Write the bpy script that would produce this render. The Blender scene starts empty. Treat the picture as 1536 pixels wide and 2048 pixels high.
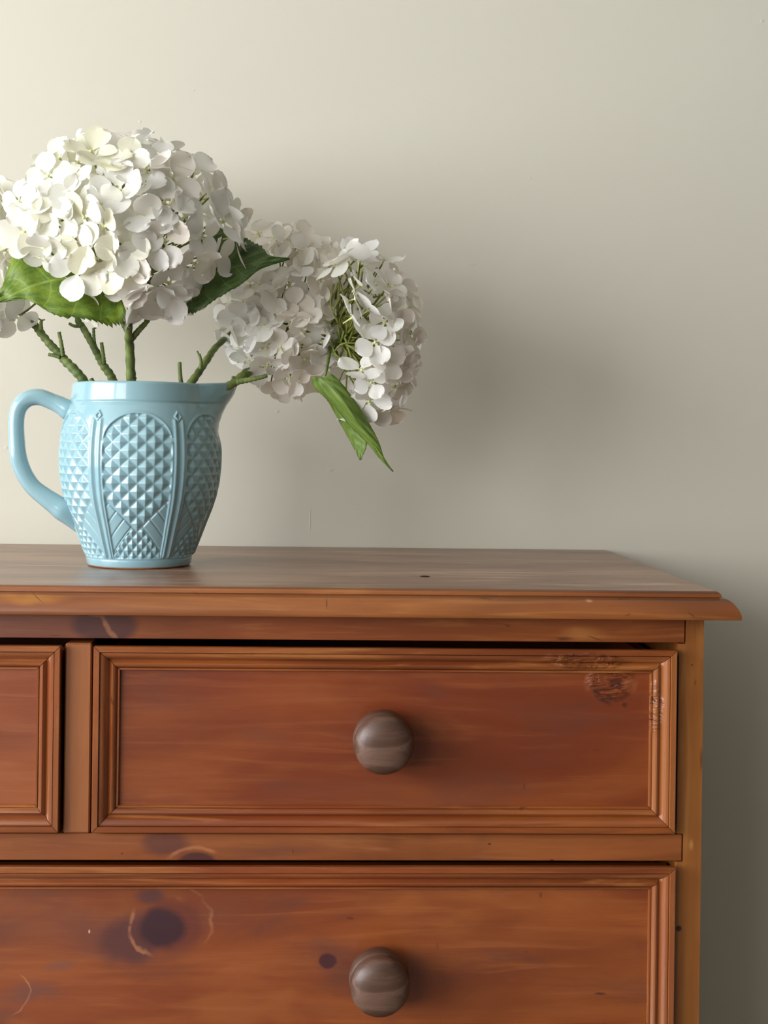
import bpy, math, random
import numpy as np
from mathutils import Vector, Matrix, Quaternion

C = bpy.context.scene.collection
sc = bpy.context.scene
R = math.radians

# ------------------------------------------------------------------ camera, world, light, exposure
F = 2440.0                       # focal length in pixels of a 1536 x 2048 frame
CAM = Vector((0.194, -0.976, 0.987))
YAW, ROLL = R(2.0), R(0.75)
SX, SY = -42.0, -134.0
fwd = Vector((math.sin(YAW), math.cos(YAW), 0))
r0 = Vector((math.cos(YAW), -math.sin(YAW), 0))
up0 = Vector((0, 0, 1))
right = r0 * math.cos(ROLL) + up0 * math.sin(ROLL)
upv = -r0 * math.sin(ROLL) + up0 * math.cos(ROLL)
cd = bpy.data.cameras.new('camera')
cam = bpy.data.objects.new('camera', cd); C.objects.link(cam)
cam.matrix_world = Matrix((
    (right.x, upv.x, -fwd.x, CAM.x), (right.y, upv.y, -fwd.y, CAM.y),
    (right.z, upv.z, -fwd.z, CAM.z), (0, 0, 0, 1)))
cd.sensor_fit = 'HORIZONTAL'; cd.sensor_width = 36.0
cd.lens = F * 36.0 / 1536.0
cd.shift_x = -SX / 1536.0; cd.shift_y = SY / 1536.0
cd.clip_start = 0.02; cd.clip_end = 50
sc.camera = cam

def at(px, py, Y):
    """point of the plane y = Y that the camera sees at pixel (px, py)"""
    d = right * ((px - 768 - SX) / F) + upv * (-(py - 1024 - SY) / F) + fwd
    t = (Y - CAM.y) / d.y
    return CAM + d * t

def ray(px, py):
    d = right * ((px - 768 - SX) / F) + upv * (-(py - 1024 - SY) / F) + fwd
    return CAM.copy(), d.normalized()

w = bpy.data.worlds.new('world'); sc.world = w; w.use_nodes = True
w.node_tree.nodes['Background'].inputs[0].default_value = (0.75, 0.86, 1.0, 1)
w.node_tree.nodes['Background'].inputs[1].default_value = 1.2

WX, WY0, WY1, WZ0, WZ1 = -2.25, -3.0, -0.22, 0.62, 2.3      # window opening in the left wall
ld = bpy.data.lights.new('window_daylight', 'AREA'); ld.shape = 'RECTANGLE'
ld.size = WZ1 - WZ0; ld.size_y = WY1 - WY0
ld.energy = 176; ld.color = (0.97, 0.985, 1.0)
lo = bpy.data.objects.new('window_daylight', ld); C.objects.link(lo)
lo.location = (WX - 0.16, (WY0 + WY1) / 2, (WZ0 + WZ1) / 2)
lo.rotation_euler = (0, R(-90), 0)
# a second, weaker source: fill added behind the camera to soften shadows
ld2 = bpy.data.lights.new('front_fill', 'AREA'); ld2.shape = 'RECTANGLE'
ld2.size = 1.2; ld2.size_y = 1.2; ld2.energy = 33; ld2.color = (0.98, 0.98, 0.97)
lo2 = bpy.data.objects.new('front_fill', ld2); C.objects.link(lo2)
lo2.location = (-1.6, -3.25, 1.6); lo2.rotation_euler = (R(90), 0, 0)

sc.view_settings.view_transform = 'Standard'
sc.view_settings.look = 'None'
sc.view_settings.gamma = 1.0
sc.view_settings.use_curve_mapping = False
sc.view_settings.exposure = 0.0
try:
    sc.cycles.use_denoising = True
    sc.cycles.max_bounces = 8
    sc.cycles.sample_clamp_indirect = 6
except Exception:
    pass

# ------------------------------------------------------------------ object helpers
def tag(o, label=None, cat=None, group=None, kind=None):
    if label: o['label'] = label
    if cat: o['category'] = cat
    if group: o['group'] = group
    if kind: o['kind'] = kind
    return o

def mesh(name, verts, faces, smooth=False, mat=None, uvs=None):
    me = bpy.data.meshes.new(name)
    me.from_pydata([tuple(v) for v in verts], [], faces)
    if smooth: me.polygons.foreach_set('use_smooth', [True] * len(me.polygons))
    if mat: me.materials.append(mat)
    if uvs is not None:
        ul = me.uv_layers.new(name='UVMap')
        li = np.zeros(len(me.loops), dtype=np.int32); me.loops.foreach_get('vertex_index', li)
        ul.data.foreach_set('uv', np.asarray(uvs, dtype=np.float32)[li].ravel())
    me.update()
    return me

def link(name, me, parent=None, world=True):
    o = bpy.data.objects.new(name, me); C.objects.link(o)
    if parent is not None:
        o.parent = parent
        if world:
            # geometry is written in world coordinates: cancel the parents' placement
            m = Matrix.Identity(4); p = parent
            while p is not None:
                m = p.matrix_parent_inverse @ p.matrix_basis @ m; p = p.parent
            o.matrix_parent_inverse = m.inverted()
    return o

def empty(name, loc):
    o = bpy.data.objects.new(name, None); C.objects.link(o); o.location = loc
    o.empty_display_size = 0.02
    return o

class MB:
    def __init__(s): s.v = []; s.f = []
    def add(s, vs, fs):
        n = len(s.v); s.v += [tuple(v) for v in vs]; s.f += [tuple(i + n for i in f) for f in fs]
    def box(s, x0, x1, y0, y1, z0, z1, b=0.0):
        """box with small chamfers on every edge"""
        if b <= 0:
            vs = [(x, y, z) for x in (x0, x1) for y in (y0, y1) for z in (z0, z1)]
            s.add(vs, [(0, 1, 3, 2), (4, 6, 7, 5), (0, 4, 5, 1), (2, 3, 7, 6), (0, 2, 6, 4), (1, 5, 7, 3)]); return
        vs = []; idx = {}
        X = (x0, x1); Y = (y0, y1); Z = (z0, z1)
        for i in (0, 1):
            for j in (0, 1):
                for k in (0, 1):
                    sx = b if i == 0 else -b; sy = b if j == 0 else -b; sz = b if k == 0 else -b
                    for a in range(3):
                        p = [X[i] + sx, Y[j] + sy, Z[k] + sz]
                        p[a] = (X[i], Y[j], Z[k])[a]
                        idx[(i, j, k, a)] = len(vs); vs.append(tuple(p))
        fs = []
        def q(*k): fs.append(tuple(idx[t] for t in k))
        for i in (0, 1):
            q((i, 0, 0, 0), (i, 1, 0, 0), (i, 1, 1, 0), (i, 0, 1, 0))
            q((0, i, 0, 1), (1, i, 0, 1), (1, i, 1, 1), (0, i, 1, 1))
            q((0, 0, i, 2), (1, 0, i, 2), (1, 1, i, 2), (0, 1, i, 2))
        for i in (0, 1):
            for j in (0, 1):
                q((i, j, 0, 0), (i, j, 1, 0), (i, j, 1, 1), (i, j, 0, 1))
                q((i, 0, j, 0), (i, 1, j, 0), (i, 1, j, 2), (i, 0, j, 2))
                q((0, i, j, 1), (1, i, j, 1), (1, i, j, 2), (0, i, j, 2))
        for i in (0, 1):
            for j in (0, 1):
                for k in (0, 1): fs.append((idx[(i, j, k, 0)], idx[(i, j, k, 1)], idx[(i, j, k, 2)]))
        s.add(vs, fs)
    def tube(s, pts, rad, n=10, cap=True, bump=0.0, rng=None, ell=None):
        """tube along pts with radius per point; ell=(a,b,binormal) scales the section"""
        pts = [Vector(p) for p in pts]
        m = len(pts); rings = []
        t0 = (pts[1] - pts[0]).normalized()
        ref = Vector((0, 1, 0)) if abs(t0.y) < 0.9 else Vector((1, 0, 0))
        nrm = (ref - t0 * ref.dot(t0)).normalized()
        for i in range(m):
            t = (pts[min(i + 1, m - 1)] - pts[max(i - 1, 0)]).normalized()
            nrm = (nrm - t * nrm.dot(t)).normalized(); bn = t.cross(nrm)
            ring = []
            for k in range(n):
                a = 2 * math.pi * k / n
                rr = rad[i]
                if bump and rng: rr *= 1 + rng.uniform(-bump, bump)
                ca, sa = math.cos(a), math.sin(a)
                if ell:
                    ca = math.copysign(abs(ca) ** ell[2], ca) * ell[0]; sa = math.copysign(abs(sa) ** ell[2], sa) * ell[1]
                ring.append(pts[i] + nrm * (rr * ca) + bn * (rr * sa))
            rings.append(ring)
        vs = [v for r_ in rings for v in r_]
        fs = [(i * n + k, i * n + (k + 1) % n, (i + 1) * n + (k + 1) % n, (i + 1) * n + k) for i in range(m - 1) for k in range(n)]
        if cap: fs += [tuple(range(n))[::-1], tuple((m - 1) * n + k for k in range(n))]
        s.add(vs, fs)
    def build(s, name, mat, parent=None, smooth=False):
        return link(name, mesh(name, s.v, s.f, smooth, mat), parent)

def fix_normals(o):
    import bmesh
    bm = bmesh.new(); bm.from_mesh(o.data)
    bmesh.ops.recalc_face_normals(bm, faces=bm.faces)
    bm.to_mesh(o.data); bm.free()
    return o

def spline(pts, n):
    """Catmull-Rom through tuples, n samples"""
    P = np.array(pts, dtype=float); m = len(P)
    out = []
    for q in np.linspace(0, m - 1, n):
        i = min(int(q), m - 2); t = q - i
        p0 = P[i - 1] if i > 0 else 2 * P[0] - P[1]
        p1, p2 = P[i], P[i + 1]
        p3 = P[i + 2] if i + 2 < m else 2 * P[-1] - P[-2]
        out.append(0.5 * ((2 * p1) + (-p0 + p2) * t + (2 * p0 - 5 * p1 + 4 * p2 - p3) * t * t + (-p0 + 3 * p1 - 3 * p2 + p3) * t ** 3))
    return np.array(out)

# ------------------------------------------------------------------ node helpers
class NT:
    def __init__(s, name):
        s.m = bpy.data.materials.new(name); s.m.use_nodes = True
        s.t = s.m.node_tree; s.t.nodes.clear()
        s.out = s.t.nodes.new('ShaderNodeOutputMaterial')
    def n(s, typ, **kw):
        nd = s.t.nodes.new('ShaderNode' + typ)
        for k, v in kw.items(): setattr(nd, k, v)
        return nd
    def put(s, sock, v):
        if isinstance(v, bpy.types.NodeSocket): s.t.links.new(v, sock)
        elif v is not None:
            if isinstance(v, (tuple, list)) and sock.type == 'RGBA' and len(v) == 3: v = (*v, 1)
            sock.default_value = v
    def math(s, op, a, b=None, c=None, clamp=False):
        nd = s.n('Math', operation=op, use_clamp=clamp)
        s.put(nd.inputs[0], a)
        if b is not None: s.put(nd.inputs[1], b)
        if c is not None: s.put(nd.inputs[2], c)
        return nd.outputs[0]
    def vmath(s, op, a, b=None):
        nd = s.n('VectorMath', operation=op)
        s.put(nd.inputs[0], a)
        if b is not None: s.put(nd.inputs[1], b)
        return nd.outputs['Value'] if op in ('LENGTH', 'DOT_PRODUCT', 'DISTANCE') else nd.outputs[0]
    def coord(s, which='Object'):
        return s.n('TexCoord').outputs[which]
    def mapping(s, v, loc=(0, 0, 0), rot=(0, 0, 0), scale=(1, 1, 1)):
        nd = s.n('Mapping'); s.put(nd.inputs[0], v)
        nd.inputs[1].default_value = loc; nd.inputs[2].default_value = rot; nd.inputs[3].default_value = scale
        return nd.outputs[0]
    def noise(s, v, scale=5, detail=2, rough=0.5, dist=0.0):
        nd = s.n('TexNoise'); s.put(nd.inputs['Vector'], v)
        nd.inputs['Scale'].default_value = scale; nd.inputs['Detail'].default_value = detail
        nd.inputs['Roughness'].default_value = rough; nd.inputs['Distortion'].default_value = dist
        return nd.outputs[0]
    def smooth(s, v, a, b, lo=0.0, hi=1.0):
        nd = s.n('MapRange', interpolation_type='SMOOTHSTEP')
        s.put(nd.inputs[0], v)
        for i, q in enumerate((a, b, lo, hi)): nd.inputs[i + 1].default_value = q
        return nd.outputs[0]
    def mix(s, f, a, b, mode='MIX'):
        nd = s.n('Mix', data_type='RGBA', blend_type=mode, clamp_factor=True)
        s.put(nd.inputs[0], f); s.put(nd.inputs[6], a); s.put(nd.inputs[7], b)
        return nd.outputs[2]
    def bump(s, h, strength=0.2, dist=0.001, normal=None):
        nd = s.n('Bump'); s.put(nd.inputs['Height'], h)
        nd.inputs['Strength'].default_value = strength; nd.inputs['Distance'].default_value = dist
        if normal is not None: s.put(nd.inputs['Normal'], normal)
        return nd.outputs[0]
    def principled(s, col, rough=0.5, normal=None, **kw):
        nd = s.n('BsdfPrincipled')
        s.put(nd.inputs['Base Color'], col); s.put(nd.inputs['Roughness'], rough)
        if normal is not None: s.put(nd.inputs['Normal'], normal)
        for k, v in kw.items(): s.put(nd.inputs[k.replace('_', ' ')], v)
        s.t.links.new(nd.outputs[0], s.out.inputs[0])
        return nd

def plain(name, col, rough=0.6, **kw):
    t = NT(name); c = t.coord()
    n1 = t.noise(c, 40, 3)
    cc = t.mix(t.smooth(n1, 0.3, 0.7), tuple(x * 0.92 for x in col), tuple(min(1, x * 1.06) for x in col))
    t.principled(cc, rough, **kw)
    return t.m

def wood(name, axis='X', base=(0.27, 0.07, 0.016), dark=(0.16, 0.036, 0.009), light=(0.40, 0.13, 0.035),
         seed=0.0, knots=(), veins=(), topknots=(), rough=0.38, coat=0.25, grain=1.0, gouge=(), redden=0.5, spec=0.5, mottle=0.0, coat_r=0.28):
    if name not in ('pine_top', 'floor_boards'):
        base, dark, light = (tuple(x * .86 for x in base), tuple(x * .80 for x in dark), tuple(x * .88 for x in light))
    t = NT(name); c = t.coord()
    sc_ = {'X': (1.0, 9, 9), 'Z': (9, 9, 1.0), 'Y': (9, 1.0, 9)}[axis]
    warp = t.noise(t.mapping(c, (seed, seed * 2, 3), scale=tuple(x * 0.8 for x in sc_)), 2.0, 2)
    warped = t.vmath('ADD', c, t.vmath('SCALE', t.n('CombineXYZ').outputs[0])) if False else c
    g1 = t.noise(t.mapping(warped, (seed + 5, 1, seed), scale=tuple(x * (1 if x > 1 else 0.6) for x in sc_)), 9.0, 6, 0.6, 1.2)
    g2 = t.noise(t.mapping(warped, (seed, seed, seed + 2), scale=tuple((x * 4 if x > 1 else 0.9) for x in sc_)), 10.0, 4, 0.6, 0.6)
    big = t.noise(t.mapping(c, (seed * 3, 0, seed), scale=tuple((x * 0.35 if x > 1 else 0.8) for x in sc_)), 5.0, 3, 0.5, 0.8)
    col = t.mix(t.smooth(big, 0.35, 0.68), base, dark)
    col = t.mix(t.math('MULTIPLY', t.smooth(g1, 0.50, 0.72), 0.75 * grain), col, light)
    col = t.mix(t.math('MULTIPLY', t.smooth(g1, 0.50, 0.30), 0.55 * grain), col, dark)
    col = t.mix(t.math('MULTIPLY', t.smooth(g2, 0.60, 0.80), 0.45 * grain), col, tuple(x * 0.55 for x in dark))
    fl = t.noise(t.mapping(c, (seed, 7, 1)), 3.0, 2)
    col = t.mix(t.math('MULTIPLY', t.smooth(fl, 0.45, 0.7), redden), col, (base[0] * 0.98, base[1] * 0.72, base[2] * 0.8))
    if mottle:
        mo = t.noise(t.mapping(c, (seed, 3, 5), scale=tuple(4.5 if x > 1 else 1.6 for x in sc_)), 3.2, 4, .55, .8)
        col = t.mix(t.math('MULTIPLY', t.smooth(mo, .50, .68), mottle), col, (0.115, 0.035, 0.022))
        col = t.mix(t.math('MULTIPLY', t.smooth(mo, .46, .32), mottle * .7), col, (base[0] * 1.25, base[1] * 1.45, base[2] * 1.5))
    pit = t.noise(t.mapping(c, (seed, 9, 2), scale=tuple(110 if x > 1 else 38 for x in sc_)), 1.0, 2, .5, .4)
    col = t.mix(t.math('MULTIPLY', t.smooth(pit, .73, .78), .55), col, tuple(x * .35 for x in dark))
    g3 = t.noise(t.mapping(c, (seed, 4, 8), scale=tuple((x * 14 if x > 1 else 2.5) for x in sc_)), 9.0, 3, .6, .3)
    col = t.mix(t.math('MULTIPLY', t.smooth(g3, .52, .72), .30 * grain), col, dark)
    height = t.math('ADD', t.math('MULTIPLY', g2, 0.5), t.math('MULTIPLY', g1, 0.5))
    sep = t.n('SeparateXYZ'); t.put(sep.inputs[0], c)
    kn = t.noise(t.mapping(c, (seed, 2, 1)), 28.0, 3, 0.55)
    kn2 = t.noise(t.mapping(c, (seed + 4, 2, 9)), 28.0, 3, 0.55)
    def dist(cx, cz, rx, rz, wob, rot=0.0, a='X'):
        dx = t.math('SUBTRACT', sep.outputs[0 if a == 'X' else 1], cx); dz = t.math('SUBTRACT', sep.outputs[2], cz)
        dx = t.math('ADD', dx, t.math('MULTIPLY', t.math('SUBTRACT', kn, 0.5), wob))
        dz = t.math('ADD', dz, t.math('MULTIPLY', t.math('SUBTRACT', kn2, 0.5), wob))
        ca, sa = math.cos(rot), math.sin(rot)
        ex = t.math('ADD', t.math('MULTIPLY', dx, ca), t.math('MULTIPLY', dz, sa))
        ez = t.math('SUBTRACT', t.math('MULTIPLY', dz, ca), t.math('MULTIPLY', dx, sa))
        ex = t.math('DIVIDE', ex, rx); ez = t.math('DIVIDE', ez, rz)
        return t.math('SQRT', t.math('ADD', t.math('MULTIPLY', ex, ex), t.math('MULTIPLY', ez, ez)))
    for (cx, cz, rx, rz, kc, soft, amt, wob, rot) in knots:
        d = dist(cx, cz, rx, rz, wob, rot)
        col = t.mix(t.math('MULTIPLY', t.smooth(d, 1.0, max(0.0, 1 - soft)), amt), col, kc)
    for (cx, cy, rx, ry, kc, soft, amt) in topknots:              # marks lying in a horizontal surface
        ex = t.math('DIVIDE', t.math('SUBTRACT', sep.outputs[0], cx), rx)
        ey = t.math('DIVIDE', t.math('ADD', t.math('SUBTRACT', sep.outputs[1], cy), t.math('MULTIPLY', t.math('SUBTRACT', kn, .5), .006)), ry)
        d = t.math('SQRT', t.math('ADD', t.math('MULTIPLY', ex, ex), t.math('MULTIPLY', ey, ey)))
        col = t.mix(t.math('MULTIPLY', t.smooth(d, 1.0, 1 - soft), amt), col, kc)
        if amt > .9:                                              # an open hole has no polish left
            dull = t.smooth(d, 1.0, 1 - soft, 1.0, 0.0)
            coat = t.math('MULTIPLY', dull, coat); spec = t.math('MULTIPLY', dull, spec)
    for (cx, cz, rx, rz, w_, vc, amt, wob, a0, a1) in veins:      # thin arcs of lighter wood round a knot
        d = dist(cx, cz, rx, rz, wob)
        ring = t.smooth(t.math('ABSOLUTE', t.math('SUBTRACT', d, 1.0)), w_, w_ * 0.2)
        ang = t.math('ARCTAN2', t.math('SUBTRACT', sep.outputs[2], cz), t.math('SUBTRACT', sep.outputs[0], cx))
        ring = t.math('MULTIPLY', ring, t.smooth(kn2, .38, .58))
        m_ = t.math('MULTIPLY', t.smooth(ang, a0 - 0.25, a0 + 0.1), t.smooth(ang, a1 + 0.25, a1 - 0.1))
        col = t.mix(t.math('MULTIPLY', t.math('MULTIPLY', ring, m_), amt), col, vc)
    nrm = t.bump(height, 0.28, 0.0006)
    for (cx, cz, rx, rz) in gouge:                                # rough torn grain with pits
        d = dist(cx, cz, rx, rz, 0.012)
        mk = t.smooth(d, 1.0, 0.6)
        gn = t.noise(t.mapping(c, (3, 1, 2), rot=(0, R(-18), 0), scale=(62, 62, 230)), 1.0, 3, 0.5, 1.5)
        col = t.mix(t.math('MULTIPLY', mk, t.smooth(gn, 0.45, 0.34)), col, tuple(x * 0.42 for x in dark))
        col = t.mix(t.math('MULTIPLY', t.math('MULTIPLY', mk, t.smooth(gn, 0.56, 0.7)), 0.5), col, light)
        nrm = t.bump(t.math('MULTIPLY', gn, mk), 0.9, 0.0035, nrm)
    rr = t.math('ADD', rough, t.math('MULTIPLY', t.math('SUBTRACT', g1, 0.5), 0.25))
    t.principled(col, rr, nrm, Coat_Weight=coat, Coat_Roughness=coat_r, Specular_IOR_Level=spec)
    return t.m

# ------------------------------------------------------------------ the room
def wall_mat():
    t = NT('beige_wall_paint'); c = t.coord()
    n1 = t.noise(c, 1.3, 3, 0.5)
    n2 = t.noise(c, 60, 4, 0.6)
    col = t.mix(t.smooth(n1, 0.3, 0.7), (0.60, 0.568, 0.478), (0.615, 0.590, 0.500))
    sep = t.n('SeparateXYZ'); t.put(sep.inputs[0], c)
    h = t.math('MULTIPLY', n2, 0.35)
    nicks = [(387, 180, 5, 3), (1060, 357, 4, 3), (554, 823, 6, 5), (280, 243, 4, 4), (1524, 42, 5, 5), (876, 326, 3, 3),
             (1180, 715, 4, 4), (945, 528, 10, 5), (620, 1040, 2, 30), (660, 940, 8, 4), (12, 895, 5, 5)]
    for (px, py, a, b) in nicks:
        p = at(px, py, 0.384)
        dx = t.math('DIVIDE', t.math('SUBTRACT', sep.outputs[0], p.x), a / 1790)
        dz = t.math('DIVIDE', t.math('SUBTRACT', sep.outputs[2], p.z), b / 1790)
        d = t.math('SQRT', t.math('ADD', t.math('MULTIPLY', dx, dx), t.math('MULTIPLY', dz, dz)))
        mk = t.smooth(d, 1.0, 0.2)
        h = t.math('ADD', h, t.math('MULTIPLY', mk, 1.2))
    h = t.math('ADD', h, t.math('MULTIPLY', t.noise(c, 9, 3), 0.6))
    t.principled(col, 0.62, t.bump(h, 0.22, 0.0012), Specular_IOR_Level=0.25)
    return t.m
M_WALL = wall_mat()
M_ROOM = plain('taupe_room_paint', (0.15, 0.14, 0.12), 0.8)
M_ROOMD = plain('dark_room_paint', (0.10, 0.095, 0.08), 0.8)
M_CEIL = plain('ceiling_paint', (0.56, 0.56, 0.53), 0.9)
M_FLOOR = wood('floor_boards', 'Y', (0.24, 0.20, 0.165), (0.18, 0.15, 0.12), (0.30, 0.26, 0.22), 2.0, redden=0)
M_WHITE = plain('white_gloss_paint', (0.75, 0.75, 0.73), 0.35)

WALLY = 0.384
XR, YF, H = 3.6, -3.3, 2.5
def struct(name, mb, mat):
    o = mb.build(name, mat); tag(o, kind='structure'); return o
m = MB(); m.box(WX - .1, XR + .1, WALLY, WALLY + .1, 0, H); struct('wall_back', m, M_WALL)
m = MB(); m.box(XR, XR + .1, YF, WALLY, 0, H); struct('wall_right', m, M_ROOMD)
m = MB(); m.box(WX - .1, XR + .1, YF - .1, YF, 0, H); struct('wall_front', m, M_ROOM)
m = MB(); m.box(WX - .1, XR + .1, YF - .1, WALLY + .1, -.1, 0); struct('floor', m, M_FLOOR)
m = MB(); m.box(WX - .1, XR + .1, YF - .1, WALLY + .1, H, H + .1); struct('ceiling', m, M_CEIL)
m = MB()
m.box(WX - .1, WX, YF, WY0, 0, H); m.box(WX - .1, WX, WY1, WALLY, 0, H)
m.box(WX - .1, WX, WY0, WY1, 0, WZ0); m.box(WX - .1, WX, WY0, WY1, WZ1, H); struct('wall_left', m, M_ROOM)
m = MB()
for (a, b) in ((WY0, WY0 + .05), (WY1 - .05, WY1), ((WY0 + WY1) / 2 - .03, (WY0 + WY1) / 2 + .03)):
    m.box(WX - .09, WX - .02, a, b, WZ0, WZ1, .004)
for (a, b) in ((WZ0, WZ0 + .06), (WZ1 - .06, WZ1)):
    m.box(WX - .085, WX - .025, WY0, WY1, a, b, .004)
struct('window_1', m, M_WHITE)
# skirting on the wall behind the chest (out of the frame, low down)
m = MB(); m.box(WX, XR, WALLY - .014, WALLY - .0005, 0, .09, .003); struct('baseboard_back', m, M_WHITE)

# ------------------------------------------------------------------ chest of drawers
TZ = 0.8729                      # height of the top surface
def px2(px, py, Y): p = at(px, py, Y); return p.x, p.z
YR = 0.008                       # plane of rails and posts
DK = (0.050, 0.014, 0.018)
def K(px, py, rx, ry, col=DK, soft=0.6, amt=0.85, wob=0.01, rot=0.0, Y=YR):
    x, z = px2(px, py, Y); return (x, z, rx / 2480, ry / 2480, col, soft, amt, wob, rot)
def V(px, py, rx, ry, w_, a0, a1, amt=0.7, col=(0.50, 0.20, 0.09), wob=0.01, Y=YR):
    x, z = px2(px, py, Y); return (x, z, rx / 2480, ry / 2480, w_, col, amt, wob, a0, a1)
PUR = (0.085, 0.026, 0.025)
YP = 0.009
def onto_top(px, py):
    o, d = ray(px, py); t = (TZ - o.z) / d.z; return (o + d * t).x, (o + d * t).y
W_TOP = wood('pine_top', 'X', (0.31, 0.165, 0.100), (0.18, 0.088, 0.050), (0.45, 0.28, 0.19), 1.3,
             rough=0.38, coat=0.25, grain=1.9, redden=0.0, spec=0.5, mottle=.35,
             topknots=[onto_top(850, 1153) + (.0062, .0095, (.012, .006, .004), .4, .97), onto_top(838, 1153) + (.014, .012, (.12, .06, .035), .9, .6),
                       onto_top(1180, 1106) + (.10, .02, (.10, .055, .03), .9, .6), onto_top(80, 1103) + (.12, .03, (.13, .07, .04), .9, .4)])
W_RAIL1 = wood('pine_frieze', 'X', (0.33, 0.088, 0.018), (0.22, 0.052, 0.011), (0.42, 0.15, 0.035), 3.1,
               knots=[K(60, 1250, 190, 50, PUR, .5, .55, .01), K(210, 1248, 80, 44, DK, .35, .8, .012), K(1130, 1278, 22, 5, (0.06, .018, .008), .7, .8, .003), K(1165, 1270, 60, 22, (.50, .20, .05), .9, .5, .01), K(1190, 1277, 24, 2, (0.06, .018, .008), .8, .7, .002, R(-18)), K(110, 1271, 16, 2, (0.06, .018, .008), .8, .7, .002)],
               veins=[V(170, 1290, 60, 70, .12, .2, 1.3, .5, wob=.03)])
W_RAIL2 = wood('pine_rail', 'X', (0.34, 0.10, 0.024), (0.23, 0.06, 0.014), (0.43, 0.15, 0.045), 5.2, grain=.8, mottle=.35,
               knots=[K(330, 1685, 60, 34, PUR, .6, .7, .012), K(395, 1722, 46, 22, DK, .35, .85, .006), K(560, 1700, 150, 22, PUR, .9, .4), K(1104, 1721, 5, 3, (0.06, .018, .008), .5, .9, 0), K(979, 1688, 5, 3, (0.06, .018, .008), .6, .8, 0), K(586, 1703, 2, 8, (0.06, .018, .008), .8, .7, 0), K(244, 1707, 3, 3, (0.06, .018, .008), .6, .8, 0)],
               veins=[V(395, 1724, 60, 32, .16, .6, 2.9, .45, wob=.02)])
W_POST = wood('pine_post', 'Z', (0.40, 0.155, 0.030), (0.28, 0.085, 0.018), (0.47, 0.20, 0.05), 7.7, grain=.55, redden=.25,
              knots=[K(1357, 1857, 8, 7, (.02, .008, .006), .4, .95, 0), K(1384, 1330, 3, 3, (0.06, .018, .008), .6, .8, 0), K(1403, 1520, 5, 34, (0.06, .018, .008), .9, .6, .001), K(1382, 1690, 7, 16, (.55, .26, .09), .9, .5, .001)])
W_STILE = wood('pine_stile', 'Z', (0.38, 0.13, 0.04), (0.25, 0.075, 0.025), (0.46, 0.18, 0.06), 9.1, grain=.6)
W_PANEL1 = wood('pine_drawer_panel', 'X', (0.27, 0.062, 0.0125), (0.19, 0.034, 0.0085), (0.33, 0.09, 0.018), 11.4, grain=.6, mottle=0.45,
                gouge=[px2(1222, 1364, YP) + (56 / 2480, 42 / 2480), px2(1200, 1325, -.006) + (95 / 2480, 16 / 2480)],
                knots=[K(1236, 1368, 20, 14, (0.06, .012, .006), .5, .8, .006), K(1262, 1370, 20, 22, (0.42, .13, .05), .8, .6, .006),
                       K(1049, 1573, 2, 11, (0.06, .018, .008), .8, .8, 0), K(1190, 1382, 14, 3.5, (0.06, .018, .008), .6, .9, .002, R(-35)), K(1220, 1395, 9, 6, (0.06, .018, .008), .5, .9, .003), K(1250, 1410, 7, 7, (0.06, .018, .008), .6, .85, .002), K(1215, 1345, 8, 5, (0.06, .018, .008), .6, .8, .003), K(1205, 1398, 30, 8, (0.07, .015, .006), .6, .75, .008, R(-28))])
W_PANEL0 = wood('pine_drawer_panel_left', 'X', (0.33, 0.09, 0.025), (0.23, 0.05, 0.014), (0.38, 0.12, 0.035), 14.4, grain=.5, mottle=0.35)
W_PANEL2 = wood('pine_wide_drawer_panel', 'X', (0.31, 0.080, 0.017), (0.21, 0.045, 0.011), (0.39, 0.12, 0.027), 17.9, grain=.6, mottle=0.7,
                knots=[K(205, 1870, 190, 75, (0.13, .042, .030), .9, .65, .03, R(-8)), K(420, 1830, 90, 60, (0.16, .045, .025), 1.0, .5, .03),
                       K(262, 1880, 88, 62, PUR, .5, .85, .02, R(20)), K(345, 1855, 72, 62, (0.12, .026, .018), .4, .8, .012),
                       K(324, 1858, 56, 46, (0.035, .011, .018), .40, .93, .010), K(303, 1798, 42, 22, (0.075, .024, .026), .7, .85, .012),
                       K(655, 1925, 22, 19, (0.05, .012, .018), .35, .92, .008), K(690, 1926, 20, 12, (0.14, .03, .014), .7, .7, .006),
                       K(60, 1985, 90, 36, (0.14, .05, .035), .8, .7, .03), K(1200, 1988, 16, 3.5, (0.06, .018, .008), .6, .8, .002), K(1082, 1791, 5, 9, (.12, .03, .012), .8, .8, .001), K(178, 1864, 2.5, 5, (.6, .38, .25), .6, .9, 0), K(874, 1892, 2, 12, (.10, .03, .012), .8, .7, .003), K(0, 2030, 60, 30, (0.12, .035, .025), .8, .6, .02),
                       K(120, 1935, 40, 16, (0.17, .06, .04), .9, .6, .02)],
                veins=[V(330, 1852, 70, 62, .09, -3.1, -2.1, .5, wob=.03), V(326, 1850, 66, 56, .09, .9, 3.1, .5, wob=.02), V(300, 1850, 118, 96, .05, -.6, 1.4, .3, wob=.03),
                       V(655, 1925, 28, 24, .22, 2.3, 3.3, .5), V(-20, 1985, 74, 60, .05, -.7, .4, .4, (.55, .25, .13), .03)])
M_MOULD_H = wood('pine_moulding_horizontal', 'X', (0.33, 0.092, 0.020), (0.20, 0.045, 0.011), (0.45, 0.16, 0.038), 21.0, rough=.32, coat=.35, grain=1.2,
                 gouge=[px2(1180, 1325, -.006) + (100 / 2480, 18 / 2480)])
M_MOULD_V = wood('pine_moulding_vertical', 'Z', (0.36, 0.115, 0.030), (0.24, 0.065, 0.017), (0.45, 0.18, 0.055), 23.0, rough=.26, coat=1.0, coat_r=.16, grain=.7,
                 gouge=[px2(1318, 1420, -.006) + (20 / 2480, 60 / 2480)])
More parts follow.
